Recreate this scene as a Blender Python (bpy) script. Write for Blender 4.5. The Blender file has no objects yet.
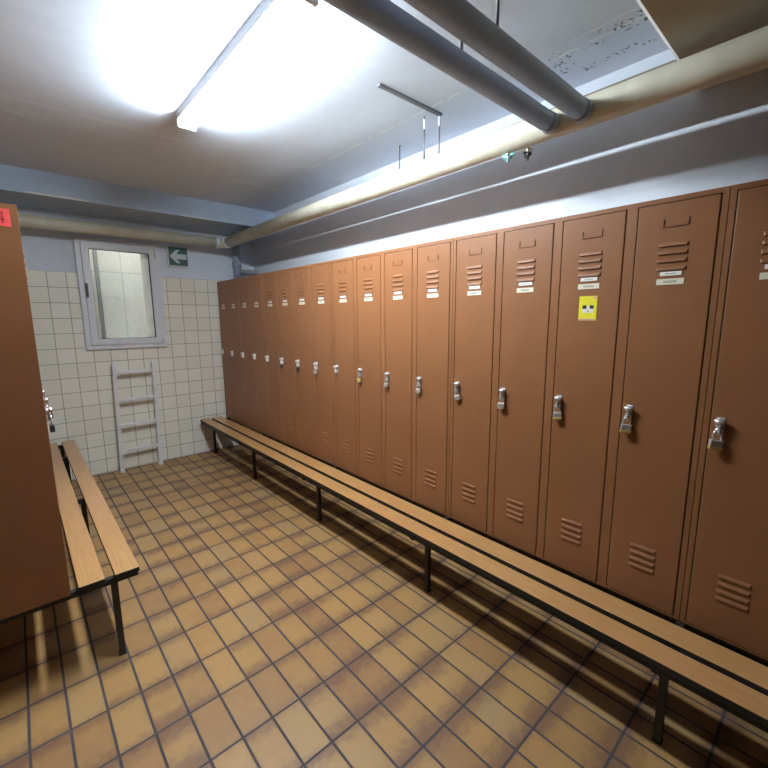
import bpy, bmesh, math, random
from mathutils import Vector, Matrix
random.seed(7)
S = bpy.context.scene
COL = S.collection
PI = math.pi

# ------------------------------------------------------------------ node helpers
class N:
    """tiny expression wrapper round shader math nodes"""
    def __init__(s, nt, sock): s.nt, s.k = nt, sock
    def _op(s, op, *o, clamp=False):
        n = s.nt.nodes.new('ShaderNodeMath'); n.operation = op; n.use_clamp = clamp
        for i, a in enumerate((s,) + o):
            if isinstance(a, N): s.nt.links.new(a.k, n.inputs[i])
            else: n.inputs[i].default_value = a
        return N(s.nt, n.outputs[0])
    def __add__(s, o): return s._op('ADD', o)
    def __sub__(s, o): return s._op('SUBTRACT', o)
    def __mul__(s, o): return s._op('MULTIPLY', o)
    def __truediv__(s, o): return s._op('DIVIDE', o)
    def abs(s): return s._op('ABSOLUTE')
    def floor(s): return s._op('FLOOR')
    def frac(s): return s._op('FRACT')
    def max(s, o): return s._op('MAXIMUM', o)
    def min(s, o): return s._op('MINIMUM', o)
    def lt(s, o): return s._op('LESS_THAN', o)
    def gt(s, o): return s._op('GREATER_THAN', o)
    def step(s, a, b):
        """smooth 0..1 between a and b"""
        n = s.nt.nodes.new('ShaderNodeMapRange'); n.interpolation_type = 'SMOOTHSTEP'
        s.nt.links.new(s.k, n.inputs[0]); n.inputs[1].default_value = a; n.inputs[2].default_value = b
        return N(s.nt, n.outputs[0])

def new_mat(name, col=(.5, .5, .5), rough=.5, metal=0., spec=.5, coat=0.):
    m = bpy.data.materials.new(name); m.use_nodes = True
    b = m.node_tree.nodes['Principled BSDF']
    b.inputs['Base Color'].default_value = (*col, 1); b.inputs['Roughness'].default_value = rough
    b.inputs['Metallic'].default_value = metal; b.inputs['Specular IOR Level'].default_value = spec
    b.inputs['Coat Weight'].default_value = coat
    return m, m.node_tree, b

def coords(nt, kind='Object'):
    tc = nt.nodes.new('ShaderNodeTexCoord'); sp = nt.nodes.new('ShaderNodeSeparateXYZ')
    nt.links.new(tc.outputs[kind], sp.inputs[0])
    return tc.outputs[kind], [N(nt, sp.outputs[i]) for i in range(3)]

def worldpos(nt):
    g = nt.nodes.new('ShaderNodeNewGeometry'); sp = nt.nodes.new('ShaderNodeSeparateXYZ')
    nt.links.new(g.outputs['Position'], sp.inputs[0])
    return g.outputs['Position'], [N(nt, sp.outputs[i]) for i in range(3)]

def noise(nt, vec, scale=5., detail=3., rough=.5, out=0, stretch=None):
    if stretch:
        mp = nt.nodes.new('ShaderNodeMapping'); mp.inputs['Scale'].default_value = stretch
        nt.links.new(vec, mp.inputs[0]); vec = mp.outputs[0]
    n = nt.nodes.new('ShaderNodeTexNoise'); n.inputs['Scale'].default_value = scale
    n.inputs['Detail'].default_value = detail; n.inputs['Roughness'].default_value = rough
    nt.links.new(vec, n.inputs['Vector'])
    return N(nt, n.outputs[out])

def cell(nt, a, b):
    c = nt.nodes.new('ShaderNodeCombineXYZ'); nt.links.new(a.k, c.inputs[0]); nt.links.new(b.k, c.inputs[1])
    w = nt.nodes.new('ShaderNodeTexWhiteNoise'); w.noise_dimensions = '3D'; nt.links.new(c.outputs[0], w.inputs['Vector'])
    return N(nt, w.outputs['Value'])

def mix(nt, f, a, b):
    n = nt.nodes.new('ShaderNodeMix'); n.data_type = 'RGBA'
    if isinstance(f, N): nt.links.new(f.k, n.inputs[0])
    else: n.inputs[0].default_value = f
    for i, c in ((6, a), (7, b)):
        if isinstance(c, tuple): n.inputs[i].default_value = (*c, 1)
        else: nt.links.new(c, n.inputs[i])
    return n.outputs[2]

def ramp(nt, f, stops):
    r = nt.nodes.new('ShaderNodeValToRGB'); nt.links.new(f.k, r.inputs[0])
    e = r.color_ramp.elements
    while len(e) < len(stops): e.new(.5)
    for q, (p, c) in zip(e, stops): q.position = p; q.color = (*c, 1)
    return r.outputs[0]

def bump(nt, b, h, strength=.2, dist=.01):
    n = nt.nodes.new('ShaderNodeBump'); n.inputs['Strength'].default_value = strength; n.inputs['Distance'].default_value = dist
    nt.links.new(h.k, n.inputs['Height']); nt.links.new(n.outputs[0], b.inputs['Normal'])

def lin(r, g, b):
    f = lambda c: ((c / 255 + .055) / 1.055) ** 2.4 if c > 10 else c / 255 / 12.92
    return (f(r), f(g), f(b))

# ------------------------------------------------------------------ materials
M = {}
def simple(key, col, rough=.5, metal=0., var=.0, scale=8., bmp=0., bscale=200., spec=.5, coat=0.):
    m, nt, b = new_mat(key, col, rough, metal, spec, coat)
    v, _ = coords(nt)
    if var:
        f = noise(nt, v, scale, 4.).step(.3, .7)
        nt.links.new(mix(nt, f, tuple(c * (1 - var) for c in col), tuple(min(1, c * (1 + var)) for c in col)), b.inputs['Base Color'])
    if bmp: bump(nt, b, noise(nt, v, bscale, 2.), bmp, .002)
    M[key] = m
    return m

simple('locker_paint', lin(138, 92, 58), .44, 0, .05, 3., .06, 260., .45)
simple('steel_dark', (.035, .032, .034), .45, .3, .1, 20.)
simple('steel_black', (.015, .015, .016), .5, .2)
simple('chrome', (.78, .78, .80), .25, .7, .06, 40.)
simple('lock_steel', (.60, .58, .54), .34, .55, .1, 60.)
simple('brass', (.74, .56, .2), .35, .55, .12, 60.)
simple('lock_dark', (.06, .06, .065), .4, .7, .1, 40.)
simple('aluminium', (.80, .81, .82), .42, .1, .05, 20.)
simple('plastic_white', lin(222, 227, 233), .35, 0, .03, 8.)
simple('gasket', (.02, .02, .022), .6)
simple('sign_green', lin(66, 104, 102), .4, 0, .05, 20.)
simple('sign_white', lin(205, 218, 222), .4)
simple('card_white', lin(238, 238, 234), .6)
simple('card_smudge', lin(176, 178, 160), .6)
simple('sticker_yellow', lin(236, 226, 48), .5, 0, .03, 30.)
simple('sticker_black', lin(40, 38, 36), .5)
simple('sticker_white', lin(240, 236, 232), .5)
simple('sticker_pink', lin(214, 160, 160), .5)
simple('sticker_red', lin(244, 88, 86), .5, 0, .04, 40.)
simple('sticker_red_dark', lin(214, 66, 68), .5)
simple('galvanised', (.40, .42, .43), .4, .55, .12, 12.)
simple('pipe_brown', lin(150, 138, 124), .5, 0., .06, 6., .08, 40.)
simple('pipe_grey', lin(150, 164, 182), .5, 0., .06, 6., .08, 40.)
simple('rail_grey', lin(112, 116, 124), .45, .4)
simple('valve_teal', lin(150, 205, 205), .3, .3, .1, 60.)
simple('luminaire_white', (.75, .77, .8), .4)
simple('brick_grey', lin(200, 200, 196), .9)

def m_pipe_cream():
    m, nt, b = new_mat('pipe_cream', (.6, .57, .44), .5)
    v, c = coords(nt)
    f = noise(nt, v, 9, 4).step(.35, .7)
    nt.links.new(mix(nt, f, lin(204, 202, 182), lin(218, 216, 198)), b.inputs['Base Color'])
    bump(nt, b, noise(nt, v, 60, 3), .15, .004)
    M['pipe_cream'] = m
m_pipe_cream()

def m_wood():
    m, nt, b = new_mat('bench_wood', (.5, .3, .12), .28, 0, .5, .25)
    b.inputs['Coat Roughness'].default_value = .15
    v, c = coords(nt)
    g = noise(nt, v, 6, 5, .6, stretch=(26, .7, 26))
    w = noise(nt, v, 2.2, 3, .5, stretch=(6, .4, 6))
    a = mix(nt, g.step(.3, .75), lin(174, 130, 80), lin(190, 148, 94))
    nt.links.new(mix(nt, w.step(.4, .75) * .45, a, lin(180, 126, 84)), b.inputs['Base Color'])
    bump(nt, b, g, .05, .002)
    M['bench_wood'] = m
m_wood()

TX, TY, OX, OY = .1265, .25, .5012, 1.6652
def m_floor():
    m, nt, b = new_mat('floor_tile', (.4, .3, .15), .35)
    v, (x, y, z) = worldpos(nt)
    wob = noise(nt, v, 3.5, 2, .5) * .004
    u = (x - OX + wob) / TX; w = (y - OY + wob) / TY
    cu, cw = u.floor(), w.floor()
    fu, fw = u.frac(), w.frac()
    du = (fu - .5).abs() * -1. + .5; dw = (fw - .5).abs() * -1. + .5
    d = (du * TX).min(dw * TY)
    tile = d.step(.0035, .0062)
    r1 = cell(nt, cu, cw); r2 = cell(nt, cu + 37.3, cw + 11.7)
    n1 = noise(nt, v, 11, 4, .55); n2 = noise(nt, v, 26, 4, .6)
    base = ramp(nt, (r1 * .62 + n1 * .5 - .06), [(0., lin(146, 108, 70)), (.3, lin(162, 124, 79)), (.52, lin(176, 138, 84)), (.75, lin(172, 138, 91)), (1., lin(162, 140, 108))])
    # flamed firing marks toward the short ends of every tile
    flame = ((dw * -1. + .5) * 1.0 + (n2 - .5) * .45 + (r2 - .5) * .35).step(.2, .56) * .8
    side = ((du * -1. + .5) * 1.0 + (n1 - .5) * .7).step(.36, .62) * .35
    c1 = mix(nt, flame.max(side), base, lin(112, 80, 62))
    dirt = noise(nt, v, 2.2, 5, .6).step(.5, .75) * .3
    c2 = mix(nt, dirt, c1, lin(128, 106, 86))
    grout = mix(nt, n1, lin(54, 50, 54), lin(78, 73, 78))
    nt.links.new(mix(nt, tile, grout, c2), b.inputs['Base Color'])
    ro = nt.nodes.new('ShaderNodeMapRange'); nt.links.new((tile - n2 * .25).k, ro.inputs[0])
    ro.inputs[3].default_value = .85; ro.inputs[4].default_value = .36
    nt.links.new(ro.outputs[0], b.inputs['Roughness'])
    bump(nt, b, tile * 1. + n1 * .25, .35, .003)
    M['floor_tile'] = m
m_floor()

def m_walltile():
    m, nt, b = new_mat('wall_tile', (.6, .55, .42), .3)
    v, (x, y, z) = worldpos(nt)
    T = .15
    u = (x - .5885) / T; w = (z - .006) / T
    du = (u.frac() - .5).abs() * -1. + .5; dw = (w.frac() - .5).abs() * -1. + .5
    d = du.min(dw) * T
    tile = d.step(.0016, .0034)
    r = cell(nt, u.floor(), w.floor())
    n1 = noise(nt, v, 14, 4)
    base = mix(nt, (r * .7 + n1 * .4).step(.2, .9), lin(234, 233, 220), lin(240, 239, 228))
    nt.links.new(mix(nt, tile, lin(140, 132, 112), base), b.inputs['Base Color'])
    ro = nt.nodes.new('ShaderNodeMapRange'); nt.links.new(tile.k, ro.inputs[0])
    ro.inputs[3].default_value = .8; ro.inputs[4].default_value = .28
    nt.links.new(ro.outputs[0], b.inputs['Roughness'])
    bump(nt, b, tile + n1 * .15, .3, .002)
    M['wall_tile'] = m
m_walltile()

def m_plaster(key, c1, c2, sc=2.5, rough=.85):
    m, nt, b = new_mat(key, c1, rough)
    v, c = worldpos(nt)
    f = (noise(nt, v, sc, 5, .6) * .7 + noise(nt, v, sc * 8, 3) * .3).step(.3, .7)
    nt.links.new(mix(nt, f, c1, c2), b.inputs['Base Color'])
    bump(nt, b, noise(nt, v, 70, 4), .12, .004)
    M[key] = m
    return m, nt, b, v, c
m_plaster('plaster', lin(216, 228, 241), lin(224, 235, 247))
m_plaster('plaster_low_bounce', lin(58, 50, 45), lin(66, 58, 52))  # dark colour for the unseen walls, chosen to cut bounced fill light
m_plaster('plaster_beam', lin(172, 194, 216), lin(184, 204, 226))
m_plaster('plaster_cross', lin(176, 170, 152), lin(190, 184, 166))
m_plaster('edge_white', lin(232, 232, 232), lin(238, 238, 238))

def m_ceiling():
    m, nt, b, v, (x, y, z) = m_plaster('ceiling_paint', lin(212, 226, 242), lin(221, 234, 249), 1.6)
    base = b.inputs['Base Color'].links[0].from_socket
    j = (noise(nt, v, 22, 3) - .5)
    gap = noise(nt, v, 9, 2)
    def seam_x(xc, y0, y1, w): return (((x - xc + j * .02).abs()).lt(w)).min(y.gt(y0)).min(y.lt(y1))
    def seam_y(yc, x0, x1, w): return (((y - yc + j * .02).abs()).lt(w)).min(x.gt(x0)).min(x.lt(x1))
    light = seam_x(1.955, 1.45, 3.1, .006).max(seam_y(3.205, -.4, 1.0, .006)).max(seam_x(2.06, .62, 1.08, .007)).max(seam_x(1.99, .62, .98, .004))
    light = light.min(gap.gt(.42)).max(seam_y(3.76, 1.57, 2.06, .011)).max(seam_y(3.42, .1, .19, .008))
    dark = noise(nt, v, 55, 2).gt(.60).min((x - 2.14).abs().lt(.13)).min((y - .84).abs().lt(.27)).min(noise(nt, v, 7, 2).gt(.47)).min(((x - 2.16).abs().gt(.06)).max((y - .86).abs().gt(.17)))
    c = mix(nt, light, base, lin(236, 250, 255))
    nt.links.new(mix(nt, dark * .85, c, lin(86, 88, 88)), b.inputs['Base Color'])
m_ceiling()

def m_shaft():
    m, nt, b, v, (x, y, z) = m_plaster('shaft_concrete', lin(212, 206, 196), lin(226, 221, 212), 3.)
    base = b.inputs['Base Color'].links[0].from_socket
    seam = (x - 1.075).abs().lt(.006).max((z - 2.215).abs().lt(.008))
    spots = noise(nt, v, 24, 3).gt(.68).min(noise(nt, v, 5, 2).gt(.5)) * .45
    nt.links.new(mix(nt, (seam * .35).max(spots), base, lin(120, 118, 108)), b.inputs['Base Color'])
m_shaft()

def m_card():
    m, nt, b = new_mat('card_cream', lin(226, 222, 200), .6)
    v, (x, y, z) = coords(nt)
    M['card_cream'] = m
m_card()

def m_glass():
    m = bpy.data.materials.new('window_glass'); m.use_nodes = True
    nt = m.node_tree; nt.nodes.clear()
    o = nt.nodes.new('ShaderNodeOutputMaterial'); mx = nt.nodes.new('ShaderNodeMixShader')
    t = nt.nodes.new('ShaderNodeBsdfTransparent'); t.inputs[0].default_value = (.96, .98, .97, 1)
    g = nt.nodes.new('ShaderNodeBsdfGlossy'); g.inputs['Roughness'].default_value = .03
    f = nt.nodes.new('ShaderNodeFresnel'); f.inputs[0].default_value = 1.45
    nt.links.new(f.outputs[0], mx.inputs[0]); nt.links.new(t.outputs[0], mx.inputs[1]); nt.links.new(g.outputs[0], mx.inputs[2])
    nt.links.new(mx.outputs[0], o.inputs[0]); M['window_glass'] = m
m_glass()

TUBE_STRENGTH = 156.
def m_tube():
    m = bpy.data.materials.new('tube_glow'); m.use_nodes = True
    b = m.node_tree.nodes['Principled BSDF']
    b.inputs['Base Color'].default_value = (.9, .9, .9, 1)
    b.inputs['Emission Color'].default_value = (.87, .945, 1., 1); b.inputs['Emission Strength'].default_value = TUBE_STRENGTH
    M['tube_glow'] = m
m_tube()

# ------------------------------------------------------------------ mesh helpers
def box(bm, lo, hi, bev=0., seg=2):
    vs = [bm.verts.new((x, y, z)) for x in (lo[0], hi[0]) for y in (lo[1], hi[1]) for z in (lo[2], hi[2])]
    fs = [(0, 1, 3, 2), (4, 6, 7, 5), (0, 4, 5, 1), (2, 3, 7, 6), (0, 2, 6, 4), (1, 5, 7, 3)]
    faces = [bm.faces.new([vs[i] for i in f]) for f in fs]
    if bev:
        es = list({e for f in faces for e in f.edges})
        bmesh.ops.bevel(bm, geom=es, offset=bev, segments=seg, affect='EDGES', profile=.5)
    return faces

def prism(bm, pts, a, b, axis=1):
    """polygon pts (2-D) extruded along axis from a to b"""
    def P(p, t):
        q = list(p); q.insert(axis, t); return bm.verts.new(q)
    A = [P(p, a) for p in pts]; B = [P(p, b) for p in pts]
    n = len(pts)
    bm.faces.new(A); bm.faces.new(B[::-1])
    for i in range(n): bm.faces.new((A[i], B[i], B[(i + 1) % n], A[(i + 1) % n]))

def tube(bm, path, r, seg=16, cap=True):
    """swept round tube along a list of points"""
    path = [Vector(p) for p in path]; rings = []
    up = None
    for i, p in enumerate(path):
        t = (path[min(i + 1, len(path) - 1)] - path[max(i - 1, 0)]).normalized()
        if up is None: up = t.orthogonal().normalized()
        up = (up - t * up.dot(t)).normalized(); s = t.cross(up)
        rr = r[i] if isinstance(r, (list, tuple)) else r
        rings.append([bm.verts.new(p + (up * math.cos(2 * PI * k / seg) + s * math.sin(2 * PI * k / seg)) * rr) for k in range(seg)])
    for a, b in zip(rings, rings[1:]):
        for k in range(seg):
            f = bm.faces.new((a[k], a[(k + 1) % seg], b[(k + 1) % seg], b[k])); f.smooth = True
    if cap: bm.faces.new(rings[0][::-1]); bm.faces.new(rings[-1])

def ball(bm, c, r, sc=(1, 1, 1), u=14, v=9):
    g = bmesh.ops.create_uvsphere(bm, u_segments=u, v_segments=v, radius=r)
    for q in g['verts']: q.co = Vector((q.co.x * sc[0] + c[0], q.co.y * sc[1] + c[1], q.co.z * sc[2] + c[2]))
    for f in {f for q in g['verts'] for f in q.link_faces}: f.smooth = True

def mesh(name, bm):
    bmesh.ops.recalc_face_normals(bm, faces=bm.faces[:])
    me = bpy.data.meshes.new(name); bm.to_mesh(me); bm.free()
    return me

def obj(name, bm, mat, parent=None, loc=(0, 0, 0)):
    me = bm if isinstance(bm, bpy.types.Mesh) else mesh(name, bm)
    if not me.materials: me.materials.append(M[mat])
    o = bpy.data.objects.new(name, me); COL.objects.link(o)
    o.location = loc
    if parent: o.parent = parent
    return o

def boxobj(name, lo, hi, mat, parent=None, bev=0.):
    bm = bmesh.new(); box(bm, lo, hi, bev); return obj(name, bm, mat, parent)

def tubeobj(name, path, r, mat, parent=None, seg=16):
    bm = bmesh.new(); tube(bm, path, r, seg); return obj(name, bm, mat, parent)

def tag(o, label, cat, group=None):
    o['label'] = label; o['category'] = cat
    if group: o['group'] = group
    return o

def thing(name, label, cat, loc=(0, 0, 0), rz=0., group=None):
    o = bpy.data.objects.new(name, None); COL.objects.link(o)
    o.empty_display_size = .05; o.location = loc; o.rotation_euler = (0, 0, rz)
    return tag(o, label, cat, group)

def struct(o): o['kind'] = 'structure'; return o

def copy_tree(o, parent=None):
    c = o.copy(); COL.objects.link(c)
    if parent: c.parent = parent
    for ch in list(o.children): copy_tree(ch, c)
    return c

# ------------------------------------------------------------------ room shell
XW, YB, ZC = 2.385, 5.18, 2.85          # right wall, back wall, ceiling
XL, YF = -3.4, -3.6                      # left wall, wall behind the viewer
H0, H1, V0, V1 = .57, 1.180, 1.375, 2.415   # window opening in the back wall
struct(boxobj('floor', (XL - .2, YF - .2, -.15), (XW + .2, YB + .37, 0), 'floor_tile'))
struct(boxobj('ceiling', (XL - .2, YF - .2, ZC), (XW + .2, YB + .37, ZC + .2), 'ceiling_paint'))
struct(boxobj('wall_right', (XW, YF - .2, 0), (XW + .2, YB + .37, ZC), 'plaster'))
simple('shade_strip_dark', lin(62, 52, 46), .7, 0, .06, 5.)
struct(boxobj('shade_strip_right', (XW - .004, YF, 0), (XW, YB, .40), 'shade_strip_dark'))  # added dark strip, deepens the shade under lockers and bench
struct(boxobj('wall_left', (XL - .2, YF - .2, 0), (XL, YB + .37, ZC), 'plaster_low_bounce'))
struct(boxobj('wall_front', (XL, YF - .2, 0), (XW, YF, ZC), 'plaster_low_bounce'))

def back_wall():
    bm = bmesh.new()
    xs = [XL, H0, H1, XW]; zs = [0, V0, 2.106, V1, ZC]; ys = (YB, YB + .37)
    V = {}
    def v(i, j, k):
        if (i, j, k) not in V: V[i, j, k] = bm.verts.new((xs[i], ys[k], zs[j]))
        return V[i, j, k]
    hole = lambda i, j: i == 1 and j in (1, 2)
    for i in range(3):
        for j in range(4):
            if hole(i, j): continue
            for k in (0, 1):
                f = bm.faces.new([v(i, j, k), v(i + 1, j, k), v(i + 1, j + 1, k), v(i, j + 1, k)])
                f.material_index = 0 if (k == 0 and j < 2) else 1
    for (a, b) in (((1, 1), (2, 1)), ((1, 3), (2, 3)), ((1, 1), (1, 2)), ((1, 2), (1, 3)), ((2, 1), (2, 2)), ((2, 2), (2, 3))):
        f = bm.faces.new([v(*a, 0), v(*b, 0), v(*b, 1), v(*a, 1)]); f.material_index = 2
    me = mesh('wall_back', bm); me.materials.append(M['wall_tile']); me.materials.append(M['plaster']); me.materials.append(M['edge_white'])
    return struct(obj('wall_back', me, 'wall_tile'))
back_wall()

# beams under the ceiling
def beam(name, lo, hi, mat):
    return struct(boxobj(name, lo, hi, mat))
beam('trim_1', (XL, 4.57, 2.66), (XW, YB, ZC), 'plaster_beam')
def cross_beam():
    bm = bmesh.new()
    pts = [(-.45, ZC), (-.45, 2.622), (.555, 2.622), (.575, 2.642), (.575, ZC)]
    prism(bm, pts, XL, XW, 0)
    me = mesh('trim_2', bm)
    me.materials.append(M['plaster_cross']); me.materials.append(M['edge_white'])
    for p in me.polygons:
        if abs(p.normal.y) > .5 and abs(p.normal.z) > .5: p.material_index = 1
    struct(obj('trim_2', me, 'plaster_cross'))
cross_beam()
# flaked paint along the lower edge of the far beam
bmf = bmesh.new(); box(bmf, (.19, 4.562, 2.662), (.61, 4.571, 2.673)); box(bmf, (1.36, 4.562, 2.662), (1.66, 4.571, 2.669))
struct(obj('trim_3', bmf, 'edge_white'))

# light well seen through the window, open to the sky
def light_well():
    for nm, lo, hi in (('light_well_wall', (.2, 6.1, -.3), (1.9, 6.25, 4.2)), ('light_well_wall', (.05, YB + .37, -.3), (.2, 6.25, 4.2)),
                       ('light_well_wall', (1.9, YB + .37, -.3), (2.05, 6.25, 4.2)), ('light_well_floor', (.05, YB + .37, -.35), (2.05, 6.25, -.2)),
                       ('light_well_wall', (.05, YB + .37, 3.05), (2.05, YB + .45, 4.2))):
        struct(boxobj(nm, lo, hi, 'shaft_concrete'))
    bm = bmesh.new(); tube(bm, [(.815, 6.07, -.2), (.815, 6.07, 4.1)], .022, 12)
    simple('zinc_grey', lin(128, 127, 122), .5)
    tag(obj('downpipe', bm, 'zinc_grey'), 'thin grey downpipe in the light well behind the window glass', 'pipe')
light_well()

# ------------------------------------------------------------------ window
def window():
    w = bpy.data.objects.new('window_1', None); COL.objects.link(w); w.location = (.908, YB, 1.892)
    struct(w)
    def frame_mesh(x0, x1, z0, z1, t, y0, y1, bev):
        bm = bmesh.new()
        o = [(x0, z0), (x1, z0), (x1, z1), (x0, z1)]; i = [(x0 + t, z0 + t), (x1 - t, z0 + t), (x1 - t, z1 - t), (x0 + t, z1 - t)]
        R = [[bm.verts.new((p[0], y, p[1])) for p in L] for L in (o, i) for y in (y0, y1)]
        of, ob, if_, ib = R
        for k in range(4):
            n = (k + 1) % 4
            for q in ((of[k], of[n], if_[n], if_[k]), (ob[k], ib[k], ib[n], ob[n]), (of[k], ob[k], ob[n], of[n]), (if_[k], if_[n], ib[n], ib[k])): bm.faces.new(q)
        bmesh.ops.recalc_face_normals(bm, faces=bm.faces[:])
        bmesh.ops.bevel(bm, geom=[e for e in bm.edges if e.calc_face_angle(0) > .5], offset=bev, segments=2, affect='EDGES')
        return bm
    obj('window_frame', frame_mesh(-.378, .378, -.558, .560, .055, -.035, .05, .004), 'plastic_white', w)
    sash = obj('sash', frame_mesh(-.331, .331, -.511, .513, .062, -.058, .02, .005), 'plastic_white', w)
    obj('glazing_gasket', frame_mesh(-.272, .272, -.452, .454, .007, -.045, -.008, .001), 'gasket', sash)
    boxobj('pane', (-.268, -.03, -.448), (.268, -.022, .45), 'window_glass', sash)
    bm = bmesh.new(); box(bm, (-.332, -.066, .04), (-.308, -.056, .13), .003); tube(bm, [(-.32, -.058, .1), (-.32, -.082, .1)], .009, 12)
    h = obj('window_handle', bm, 'aluminium', w)
    bm = bmesh.new(); box(bm, (-.329, -.090, -.03), (-.311, -.078, .11), .005); obj('lever', bm, 'lock_dark', h)
    bm = bmesh.new(); tube(bm, [(.327, -.066, -.5), (.327, -.066, -.44)], .009, 12); obj('hinge', bm, 'aluminium', w)
    bm = bmesh.new(); tube(bm, [(.327, -.066, .42), (.327, -.066, .5)], .009, 12); obj('hinge', bm, 'aluminium', w)
window()

# ------------------------------------------------------------------ lockers
LX, LZ, LTOP, PITCH = 1.885, .418, 1.662, .3     # front plane, base height, body height, door pitch
def door_mesh():
    bm = bmesh.new()
    y0, y1, z0, z1 = .0230, .2770, .0085, 1.6415
    box(bm, (-.001, y0, z0), (.017, y1, z1), .0025, 2)
    def louvre(zt, d=.0062, h=.017):
        ya, yb = .1015, .1995; e = .006
        v = lambda x, y, z: bm.verts.new((x, y, z))
        top = [v(-.001, ya, zt), v(-.001, yb, zt)]
        mid = [v(-.001 - d * .8, ya + e, zt - h * .45), v(-.001 - d * .8, yb - e, zt - h * .45)]
        lip = [v(-.001 - d, ya + e, zt - h * .8), v(-.001 - d, yb - e, zt - h * .8)]
        bak = [v(-.001, ya, zt - h), v(-.001, yb, zt - h)]
        for q in ((top[0], top[1], mid[1], mid[0]), (mid[0], mid[1], lip[1], lip[0]), (lip[0], lip[1], bak[1], bak[0]), (top[1], bak[1], lip[1], mid[1]), (top[0], mid[0], lip[0], bak[0])): bm.faces.new(q)
    for zt in (1.497, 1.468, 1.439, 1.409): louvre(zt)
    for zt in (.262, .231, .200, .171): louvre(zt, .0055)
    return mesh('door', bm)

def holder_mesh():
    bm = bmesh.new(); x0, x1 = -.0045, -.0005
    box(bm, (x0, .109, 1.5535), (x1, .191, 1.5570)); box(bm, (x0, .109, 1.5570), (x1, .1122, 1.583)); box(bm, (x0, .1878, 1.5570), (x1, .191, 1.583))
    return mesh('card_holder', bm)

def hasp_mesh(turned=False):
    bm = bmesh.new(); y, z = .2475, .8235      # sits ~1.24 m above the floor
    box(bm, (-.004, y - .013, z - .03), (0, y + .013, z + .034), .0018)
    tube(bm, [(-.002, y, z + .012), (-.016, y, z + .012), (-.021, y, z + .012)], [.0135, .0135, .009], 16)
    ball(bm, (-.019, y, z + .02), .0125, (.8, 1.5, .8))
    if turned: box(bm, (-.026, y - .021, z + .012), (-.012, y + .021, z + .027), .004)
    # lug with an eye for the padlock
    pts = [(-.006, z + .012), (-.024, z + .012), (-.026, z - .012), (-.02, z - .027), (-.006, z - .027)]
    prism(bm, pts, y - .0035, y + .0035, 1)
    tube(bm, [(-.017, y + .012 * math.cos(a), z - .017 + .010 * math.sin(a)) for a in [2 * PI * k / 14 for k in range(15)]], .0032, 8)
    return mesh('hasp', bm)

DOOR, HOLD, HASP, HASP_T = door_mesh(), holder_mesh(), hasp_mesh(), hasp_mesh(True)
HASP_T.materials.append(simple('hasp_bright', (.86, .86, .86), .3, .35))
LABEL_S = None
def card_meshes():
    bm = bmesh.new(); box(bm, (-.0035, .115, 1.374), (-.0008, .185, 1.389), .0005)
    s = mesh('name_label', bm); s.materials.append(M['card_white'])
    bm = bmesh.new(); box(bm, (-.0026, .105, 1.3405), (-.0008, .195, 1.363), .0005)
    p = mesh('number_plate', bm); p.materials.append(M['card_cream'])
    bm = bmesh.new(); box(bm, (-.003, .128, 1.347), (-.0024, .172, 1.3565), 0)
    w = mesh('worn_print', bm); w.materials.append(M['card_smudge'])
    return s, p, w
CARD_S, CARD_P, CARD_W = card_meshes()

def bank_body(n):
    bm = bmesh.new(); W = n * PITCH - .0025; D = .497; t = .0018
    o = .00125
    f = .02
    box(bm, (f, o, 0), (D, o + t, LTOP)); box(bm, (f, W + o - t, 0), (D, W + o, LTOP))
    box(bm, (D - t, o, 0), (D, W + o, LTOP)); box(bm, (f, o, 0), (D, W + o, t)); box(bm, (f, o, LTOP - t), (D, W + o, LTOP))
    # front frame: rails and stiles with a void behind each door gap
    box(bm, (0, o, LTOP - .018), (f, W + o, LTOP)); box(bm, (0, o, 0), (f, W + o, .006))
    for k in range(n + 1):
        a = max(o, k * PITCH - .0190); b = min(W + o, k * PITCH + .0190)
        box(bm, (0, a, .006), (f, b, LTOP - .018))
    for k in range(1, n): box(bm, (f, k * PITCH - .001, t), (D - t, k * PITCH + .001, LTOP - t))
    return mesh('locker_body', bm)
BODY = {4: bank_body(4)}

GL = 'four-door locker banks'
def locker_bank(label, loc, rz=0., cards=True, turned=()):
    t = thing('locker_bank', label, 'lockers', loc, rz, GL)
    obj('locker_body', BODY[4], 'locker_paint', t)
    for k in range(4):
        d = obj('door', DOOR, 'locker_paint', t, (0, k * PITCH, 0))
        obj('card_holder', HOLD, 'locker_paint', d)
        obj('hasp', HASP_T if k in turned else HASP, 'chrome', d)['label'] = 'chrome turn hasp'
        a = obj('name_label', CARD_S, 'card_white', d); a['label'] = 'small white name label'
        b = obj('number_plate', CARD_P, 'card_cream', d); b['label'] = 'cream number plate with worn print'
    return t
Y0 = .0235
bank_near = locker_bank('brown locker bank running out of the right edge of the photo, door in deep shade', (LX, Y0 + PITCH - 1.2, LZ))
bank_st = locker_bank('brown bank of four lockers, one of whose doors bears a yellow sticker', (LX, Y0 + PITCH, LZ))
bank_mid = locker_bank('brown bank of four lockers bearing the only all-brass padlock', (LX, Y0 + 5 * PITCH, LZ), turned=(3,))
bank_fmid = locker_bank('brown bank of four lockers, second bank out from the tiled corner on the right', (LX, Y0 + 9 * PITCH, LZ), turned=(0, 1, 2, 3))
bank_far = locker_bank('brown bank of four lockers in the far right corner against the tiled wall', (LX, Y0 + 13 * PITCH, LZ), turned=(0, 1, 2, 3))
bank_left = locker_bank('brown locker bank at the left edge showing its side panel with a red sticker', (.06, 3.392, LZ), PI)
bank_left2 = locker_bank('brown locker bank standing behind the left bank, hidden by its side panel', (.06, 4.592, LZ), PI)

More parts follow.
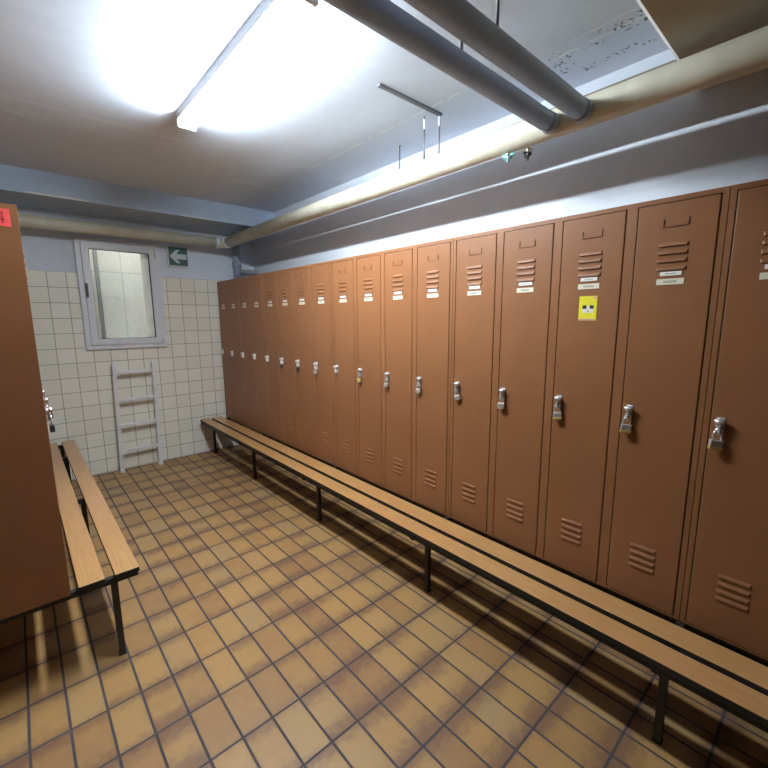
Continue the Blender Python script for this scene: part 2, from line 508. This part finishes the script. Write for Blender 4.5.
# yellow sticker on the third door of the near bank (locker 3 from the right)
sd = [c for c in bank_st.children if c.name.startswith('door') and abs(c.location.y - 1 * PITCH) < .01][0]
def sticker():
    bm = bmesh.new(); box(bm, (-.0026, .1085, 1.205), (-.0008, .1845, 1.310), .0006)
    s = obj('sticker', bm, 'sticker_yellow', sd); s['label'] = 'yellow sticker with two dark squares and a white patch'
    for ya, yb in ((.122, .138), (.152, .169)):
        bm = bmesh.new(); box(bm, (-.0032, ya, 1.2555), (-.0024, yb, 1.2705)); 
        PARTS.append((bm, 'sticker_black'))
    bm = bmesh.new(); prism(bm, [(.122, 1.239), (.169, 1.239), (.169, 1.255), (.151, 1.256), (.149, 1.270), (.141, 1.270), (.139, 1.256), (.122, 1.255)], -.0031, -.0024, 0); PARTS.append((bm, 'sticker_white'))
    bm = bmesh.new(); box(bm, (-.0036, .140, 1.2425), (-.003, .150, 1.2485)); PARTS.append((bm, 'sticker_pink'))
    bm = bmesh.new(); box(bm, (-.0032, .1125, 1.298), (-.0024, .126, 1.3065)); PARTS.append((bm, 'sticker_pink'))
    bm = bmesh.new(); box(bm, (-.0031, .1125, 1.2065), (-.0024, .1840, 1.2125)); PARTS.append((bm, 'sticker_pink'))
    return s
PARTS = []
st = sticker()
# the print is part of the sticker's own mesh
def print_on(s, parts):
    bm = bmesh.new(); bm.from_mesh(s.data)
    for q, m in parts:
        bmesh.ops.recalc_face_normals(q, faces=q.faces[:])
        if M[m].name not in [x.name for x in s.data.materials]: s.data.materials.append(M[m])
        idx = [x.name for x in s.data.materials].index(M[m].name)
        tmp = bpy.data.meshes.new('t'); q.to_mesh(tmp); q.free()
        n0 = len(bm.faces); bm.from_mesh(tmp); bm.faces.ensure_lookup_table()
        for f in bm.faces[n0:]: f.material_index = idx
        bpy.data.meshes.remove(tmp)
    bm.to_mesh(s.data); bm.free()
print_on(st, PARTS)
# worn print on the number plates: one more material on the shared plate mesh
bmw = bmesh.new(); box(bmw, (-.003, .128, 1.3475), (-.0024, .172, 1.3560)); bms = bmesh.new(); box(bms, (-.0039, .132, 1.3795), (-.0033, .168, 1.3835))
class _O: pass
for me, q in ((CARD_P, bmw), (CARD_S, bms)):
    o = _O(); o.data = me; print_on(o, [(q, 'card_smudge')])

# red sticker on the left bank's side panel (bank turned round: its outer side is local y = 1.2)
bm = bmesh.new(); box(bm, (.024, 1.1988, 1.577), (.134, 1.2004, 1.642), .0005)
rs = obj('sticker', bm, 'sticker_red', bank_left); rs['label'] = 'red sticker at the top of the side panel'
P2 = []
def stroke(p, q, w=.004):
    bm = bmesh.new(); p, q = Vector(p), Vector(q); d = (q - p).normalized(); n = Vector((-d.y, d.x)) * w
    prism(bm, [tuple(p + n), tuple(q + n), tuple(q - n), tuple(p - n)], 1.2002, 1.2009, 1); P2.append((bm, 'sticker_red_dark'))
for ox in (.046, .088):
    stroke((ox, 1.588), (ox, 1.630), .003); stroke((ox, 1.630), (ox + .022, 1.602), .003); stroke((ox + .026, 1.602), (ox - .006, 1.602), .003)
print_on(rs, P2)

# ------------------------------------------------------------------ padlocks
def padlock(name, label, loc, rz=0., body='lock_steel', base=None, size=1., swing=0.):
    t = thing(name, label, 'padlock', loc, rz, 'padlocks on the locker doors')
    t.rotation_euler = (swing, 0, rz)
    k = size
    bm = bmesh.new(); box(bm, (-.0085 * k, -.0185 * k, -.062 * k), (.0085 * k, .0185 * k, -.030 * k), .0035 * k, 3)
    b = obj('body', bm, body, t)
    if base:
        bm = bmesh.new(); box(bm, (-.0095 * k, -.0195 * k, -.0645 * k), (.0095 * k, .0195 * k, -.052 * k), .003 * k, 3)
        obj('base_plate', bm, base, b)['label'] = 'brass lower plate'
    bm = bmesh.new(); r = .0118 * k
    path = [(0, -r, -.033 * k), (0, -r, -.012 * k)] + [(0, -r * math.cos(a), -.012 * k + r * math.sin(a)) for a in [PI * q / 10 for q in range(1, 10)]] + [(0, r, -.012 * k), (0, r, -.033 * k)]
    tube(bm, path, .0032 * k, 10)
    obj('shackle', bm, 'chrome', t)
    return t
def at_lock(n): return (LX - .0165, Y0 + PITCH * n - .0525, LZ + .8235 - .016)
locks = [
    (1, 'large steel padlock with brass lower plate on the door at the right edge', 'lock_steel', 'brass', 1.08, .10, .5),
    (2, 'steel padlock with brass lower plate on the first door right of the yellow sticker', 'lock_steel', 'brass', 1.06, .06, .4),
    (3, 'padlock on the locker door that bears the yellow sticker', 'lock_steel', 'brass', 1., -.06, .35),
    (4, 'grey steel padlock on the first door left of the yellow-sticker door', 'lock_steel', None, 1., .02, .25),
    (5, 'bright steel padlock tilted left, two doors left of the yellow sticker', 'lock_steel', None, .95, -.22, .3),
    (6, 'steel padlock on the door directly left of the tilted bright padlock', 'lock_steel', None, .92, 0., .2),
    (7, 'dull steel padlock on the door directly right of the brass padlock', 'lock_steel', None, .9, .05, .15),
    (8, 'brass padlock, the only all-brass one, on a middle locker door', 'brass', None, .9, 0., .1),
    (10, 'nearest small padlock beyond the one door that has a bare hasp', 'lock_steel', None, .85, .08, .1),
    (11, 'dark padlock, second beyond the door with the bare hasp', 'lock_dark', None, .85, 0., 0.),
    (12, 'dark padlock, farthest padlock down the right-hand row', 'lock_dark', None, .82, .04, 0.),
]
for n, lab, mb, base, k, sw, rz in locks:
    padlock('padlock', lab, at_lock(n), rz, mb, base, k, sw)
padlock('padlock', 'dark padlock hanging beyond the edge of the left side panel', (.06 + .0165, 3.392 - .9 - .2475, LZ + .8235 - .016), PI, 'lock_dark', None, 1., 0.)

# ------------------------------------------------------------------ benches with locker stands
def bench(label, x_in, s, slats, y0, y1, legs, xleg, xback):
    """s = +1: lockers to the right of the seat (right side), -1 mirrored"""
    t = thing('locker_bench', label, 'bench', ((slats[0][0] + slats[0][1]) / 2, (y0 + y1) / 2, 0), 0, 'benches under the lockers')
    ox, oy = t.location.x, t.location.y
    L = lambda p: (p[0] - ox, p[1] - oy, p[2])
    def bx(name, lo, hi, mat, bev=0.):
        a = L((min(lo[0], hi[0]), lo[1], lo[2])); b = L((max(lo[0], hi[0]), hi[1], hi[2]))
        return boxobj(name, a, b, mat, t, bev)
    for a, b in slats:
        sl = bx('slat', (a, y0, .4185), (b, y1, .4435), 'bench_wood', .004)
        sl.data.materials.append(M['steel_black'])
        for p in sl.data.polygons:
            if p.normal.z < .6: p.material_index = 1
    for yl in legs:
        bx('leg', (xleg - .014, yl - .014, 0.004), (xleg + .014, yl + .014, .389), 'steel_dark', .002)
        bx('leg', (xback - .014, yl - .014, 0.004), (xback + .014, yl + .014, .388), 'steel_dark', .002)
        bx('cross_tube', (slats[0][0] + .004 * s, yl - .015, .388), (xback + .015 * s, yl + .015, .4175), 'steel_black', .002)
        for xx in (xleg, xback):
            bx('foot', (xx - .017, yl - .017, 0), (xx + .017, yl + .017, .012), 'steel_black', .003)
    for xx in (slats[0][0] + .022 * s, x_in + .03 * s, xback):
        bx('rail', (xx - .0125, y0 + .02, .392), (xx + .0125, y1 - .02, .4170), 'steel_black', .002)
    return t
bench('long right-hand wooden bench with two slats, below the long locker row', LX, 1, [(1.555, 1.663), (1.692, 1.812)], -.86, 5.09,
      [-.85 + .015, .315, 1.524, 2.715, 3.935, 5.06], 1.700, 2.35)
bench('left-hand wooden bench with two slats, its end facing the camera beside the left side panel', .06, -1, [(.331, .229), (.191, .088)], 2.185, 5.1,
      [2.225, 3.40, 4.58, 5.06], .226, -.41)

# ------------------------------------------------------------------ ladder leaning on the tiles
def ladder():
    t = thing('ladder', 'short grey-white metal ladder leaning on the tiled wall under the window', 'ladder', (.905, 5.125, 0))
    def P(u, h): return (u, .002 - .01 + .045 * h / 1.19, h)
    for s, xt in ((-1, -.165), (1, .205)):
        xb = -.195 if s < 0 else .185
        bm = bmesh.new()
        a = [(xb, -.042, .012), (xt, -.040, 1.19)]
        w, d = .018, .022
        pts = []
        vs = []
        for (x, y, z) in a:
            vs.append([bm.verts.new((x + i * w, y + j * d, z)) for i, j in ((-1, -1), (1, -1), (1, 1), (-1, 1))])
        bm.faces.new(vs[0][::-1]); bm.faces.new(vs[1])
        for k in range(4): bm.faces.new((vs[0][k], vs[0][(k + 1) % 4], vs[1][(k + 1) % 4], vs[1][k]))
        bmesh.ops.bevel(bm, geom=bm.edges[:], offset=.003, segments=2, affect='EDGES')
        o = obj('stile', bm, 'aluminium', t)
        bm = bmesh.new(); box(bm, (xb - .022, -.068, 0), (xb + .022, -.016, .03), .004); obj('foot', bm, 'plastic_white', o)
    for h in (1.088, .79, .515, .234):
        f = h / 1.19; x0 = -.195 + .03 * f; x1 = .185 + .02 * f; y = -.046
        bm = bmesh.new(); box(bm, (x0, y - .016, h - .014), (x1, y + .012, h + .016), .003); obj('rung', bm, 'aluminium', t)
    for x in (-.165, .205):
        bm = bmesh.new(); box(bm, (x - .008, -.022, 1.15), (x + .008, .0545, 1.166), .002); obj('wall_hook', bm, 'galvanised', t)
ladder()

# ------------------------------------------------------------------ exit sign
def exit_sign():
    t = thing('exit_sign', 'green escape-route sign with white left arrow on the wall right of the window', 'sign', (1.472, 5.18, 2.332))
    boxobj('housing', (-.108, -.045, -.11), (.100, 0, .106), 'plastic_white', t, .004)
    boxobj('face', (-.096, -.0485, -.092), (.100, -.044, .104), 'sign_green', t, .001)
    boxobj('light_strip', (-.096, -.048, -.106), (.100, -.044, -.096), 'plastic_white', t, .001)
    bm = bmesh.new()
    pts = [(-.088, .006), (-.018, .078), (.022, .078), (-.018, .034), (.088, .034), (.088, -.022), (-.018, -.022), (.022, -.066), (-.018, -.066)]
    prism(bm, pts, -.0505, -.048, 1)
    obj('arrow', bm, 'sign_white', t)['label'] = 'white arrow pointing left'
exit_sign()

# ------------------------------------------------------------------ pipes and duct
def arc(c, r, a0, a1, n, u, v):
    c, u, v = Vector(c), Vector(u), Vector(v)
    return [c + (u * math.cos(a0 + (a1 - a0) * i / n) + v * math.sin(a0 + (a1 - a0) * i / n)) * r for i in range(n + 1)]
PX, PY, PZ, PR = 1.928, 4.905, 2.502, .0585
def heating_pipe():
    t = thing('heating_pipe', 'cream insulated pipe along the right wall turning the far corner above the window', 'pipe', (PX, PY, PZ))
    tubeobj('long_run', [(0, YF - PY + .02, 0), (0, -.10, 0)], PR, 'pipe_cream', t, 32)
    tubeobj('far_run', [(-.10, 0, 0), (XL - PX + .02, 0, 0)], PR * .94, 'pipe_cream', t, 32)
    bm = bmesh.new(); tube(bm, arc((-.1, -.1, 0), .1, 0, PI / 2, 10, (1, 0, 0), (0, 1, 0)), PR * 1.03, 32); obj('elbow', bm, 'pipe_cream', t)
    for a, b in (((0, -.115, 0), (0, -.085, 0)), ((-.115, 0, 0), (-.085, 0, 0))):
        tubeobj('collar', [a, b], PR * 1.12, 'plaster', t, 32)
heating_pipe()

def down_pipe():
    t = thing('drop_pipe', 'grey vertical pipe dropping behind the lockers in the far right corner', 'pipe', (2.115, 5.06, 1.9))
    tubeobj('shaft', [(0, 0, .183), (0, 0, .758)], .042, 'pipe_grey', t, 20)
    tubeobj('collar', [(0, 0, .36), (0, 0, .42)], .054, 'pipe_grey', t, 20)
    boxobj('bracket', (.03, -.02, .3), (.268, .02, .34), 'galvanised', t, .003)
down_pipe()

def second_pipe():
    t = thing('return_pipe', 'grey-brown pipe running close behind the cream pipe on the right wall', 'pipe', (2.124, .97, 2.600))
    tubeobj('run', [(0, YF - .95, 0), (0, .0, 0), (0, .7, -.010), (0, 3.9, -.014)], .062, 'pipe_brown', t, 32)
    bm = bmesh.new(); tube(bm, [(0, 3.89, -.014), (0, 3.92, -.014), (0, 3.93, -.014)], [.064, .064, .052], 32); obj('end_cap', bm, 'pipe_brown', t)
    bm = bmesh.new(); box(bm, (.04, 1.29, -.02), (.074, 1.32, .0), .002); obj('clamp', bm, 'galvanised', t)
second_pipe()

def cross_pipe(label, y, z, r, xe):
    t = thing('cross_pipe', label, 'pipe', (0, y, z), 0, 'grey pipes crossing under the ceiling')
    tubeobj('run', [(XL, 0, 0), (xe, 0, 0)], r, 'pipe_grey', t, 32)
    bm = bmesh.new(); tube(bm, [(xe - .045, 0, 0), (xe, 0, 0)], r * 1.06, 32); obj('end_collar', bm, 'pipe_grey', t)
cross_pipe('farther of two grey pipes crossing overhead, next to the lamp', .982, 2.485, .039, 1.876)
cross_pipe('nearer of two grey pipes crossing overhead, by the dark beam', .842, 2.485, .040, 1.876)

def hanger():
    t = thing('mounting_rail', 'grey ceiling rail with two thin rods holding the cream pipe', 'pipe hanger', (1.81, 1.78, ZC))
    boxobj('channel', (-.25, -.012, -.014), (.25, .012, 0), 'rail_grey', t, .003)
    boxobj('trapeze_bar', (.179, -.016, -.312), (.292, .10, -.294), 'galvanised', t, .003)
    for x, y in ((.195, .085), (.235, 0.)):
        tubeobj('rod', [(x, y, -.296), (x, y, -.0)], .0048, 'rail_grey', t, 8)
        tubeobj('nut', [(x, y, -.075), (x, y, -.02)], .008, 'plastic_white', t, 6)
hanger()
def rod(label, x, y, z0, z1=ZC, r=.005):
    t = thing('hanger_rod', label, 'pipe hanger', (x, y, z1), 0, 'threaded hanger rods')
    tubeobj('rod', [(0, 0, z0 - z1), (0, 0, 0)], r, 'rail_grey', t, 8)
    tubeobj('ceiling_plate', [(0, 0, -.006), (0, 0, 0)], .016, 'galvanised', t, 12)
rod('thin ceiling rod on its own, farthest from the camera, dropping behind the cream pipe', 2.19, 2.275, 2.575)
rod('dark ceiling rod holding the nearer grey crossing pipe', 1.236, .842, 2.523)
rod('short ceiling rod between the two grey crossing pipes', 1.238, .982, 2.522)

def valve(label, loc, mat, flip):
    t = thing('drain_valve', label, 'valve', loc, flip, 'small valves under the cream pipe')
    tubeobj('stem', [(0, 0, .03), (0, 0, -.01)], .006, 'brass', t, 10)
    bm = bmesh.new(); tube(bm, [(0, -.018, -.014), (0, .018, -.014)], [.011, .011], 6); tube(bm, [(0, 0, -.004), (0, 0, -.038)], [.009, .006], 10)
    obj('body', bm, mat, t)
    bm = bmesh.new()
    for s in (-1, 1): ball(bm, (0, s * .021, -.004), .012, (.4, 1.2, .8), 10, 6)
    tube(bm, [(-.004, 0, -.005), (-.022, 0, -.005)], .005, 8)
    obj('wing_handle', bm, mat, t)
valve('small pale teal valve hanging under the cream pipe', (1.925, 1.222, 2.437), 'valve_teal', .2)
valve('small dark grey valve beside the pale teal one, under the cream pipe', (1.94, 1.125, 2.425), 'lock_dark', -.5)

# ------------------------------------------------------------------ twin fluorescent lamp
def lamp():
    ZT = -.075                                    # tube axis below the lamp's ceiling plates
    t = thing('fluorescent_lamp', 'twin-tube fluorescent ceiling lamp, glaring white', 'lamp', (.9, 2.09, ZC))
    bm = bmesh.new(); prism(bm, [(-.05, -.004), (.05, -.004), (.046, -.05), (.012, -.05), (.006, ZT - .004), (-.006, ZT - .004), (-.012, -.05), (-.046, -.05)], -.688, .688, 1)
    obj('housing', bm, 'luminaire_white', t)
    for yy in (-.42, .42): boxobj('ceiling_plate', (-.045, yy - .03, -.006), (.045, yy + .03, 0), 'luminaire_white', t, .002)
    for s in (-1, 1):
        x = s * .032
        tubeobj('tube', [(x, -.66, ZT), (x, .66, ZT)], .013, 'tube_glow', t, 12)
        for yy in (-.673, .673):
            bm = bmesh.new(); box(bm, (min(x - s * .031, x + s * .02), yy - .012, ZT - .019), (max(x - s * .031, x + s * .02), yy + .012, ZT + .026), .005)
            obj('lamp_holder', bm, 'luminaire_white', t)
lamp()

# ------------------------------------------------------------------ world, camera, view
w = bpy.data.worlds.new('world'); S.world = w; w.use_nodes = True
bg = w.node_tree.nodes['Background']
bg.inputs[0].default_value = (.86, .93, 1., 1); bg.inputs[1].default_value = 16.

cam = bpy.data.cameras.new('camera'); co = bpy.data.objects.new('camera', cam); COL.objects.link(co)
cam.sensor_fit = 'HORIZONTAL'; cam.sensor_width = 36.; cam.lens = 411.0577 / 768 * 36; cam.clip_start = .02
yaw, pit, rol = (math.radians(a) for a in (41.7008, -9.12784, -.37207))
f = Vector((math.sin(yaw) * math.cos(pit), math.cos(yaw) * math.cos(pit), math.sin(pit)))
r = Vector((math.cos(yaw), -math.sin(yaw), 0)); u = r.cross(f)
c, s = math.cos(rol), math.sin(rol)
r2, u2 = r * c + u * s, r * -s + u * c
co.matrix_world = Matrix((( r2.x, u2.x, -f.x, 0), (r2.y, u2.y, -f.y, 0), (r2.z, u2.z, -f.z, 1.64), (0, 0, 0, 1)))
S.camera = co
vs = S.view_settings
vs.view_transform = 'Standard'; vs.look = 'None'; vs.gamma = 1.; vs.use_curve_mapping = False
vs.exposure = 1.0
S.cycles.max_bounces = 10; S.cycles.diffuse_bounces = 6; S.cycles.use_denoising = True
S.cycles.sample_clamp_indirect = 6.
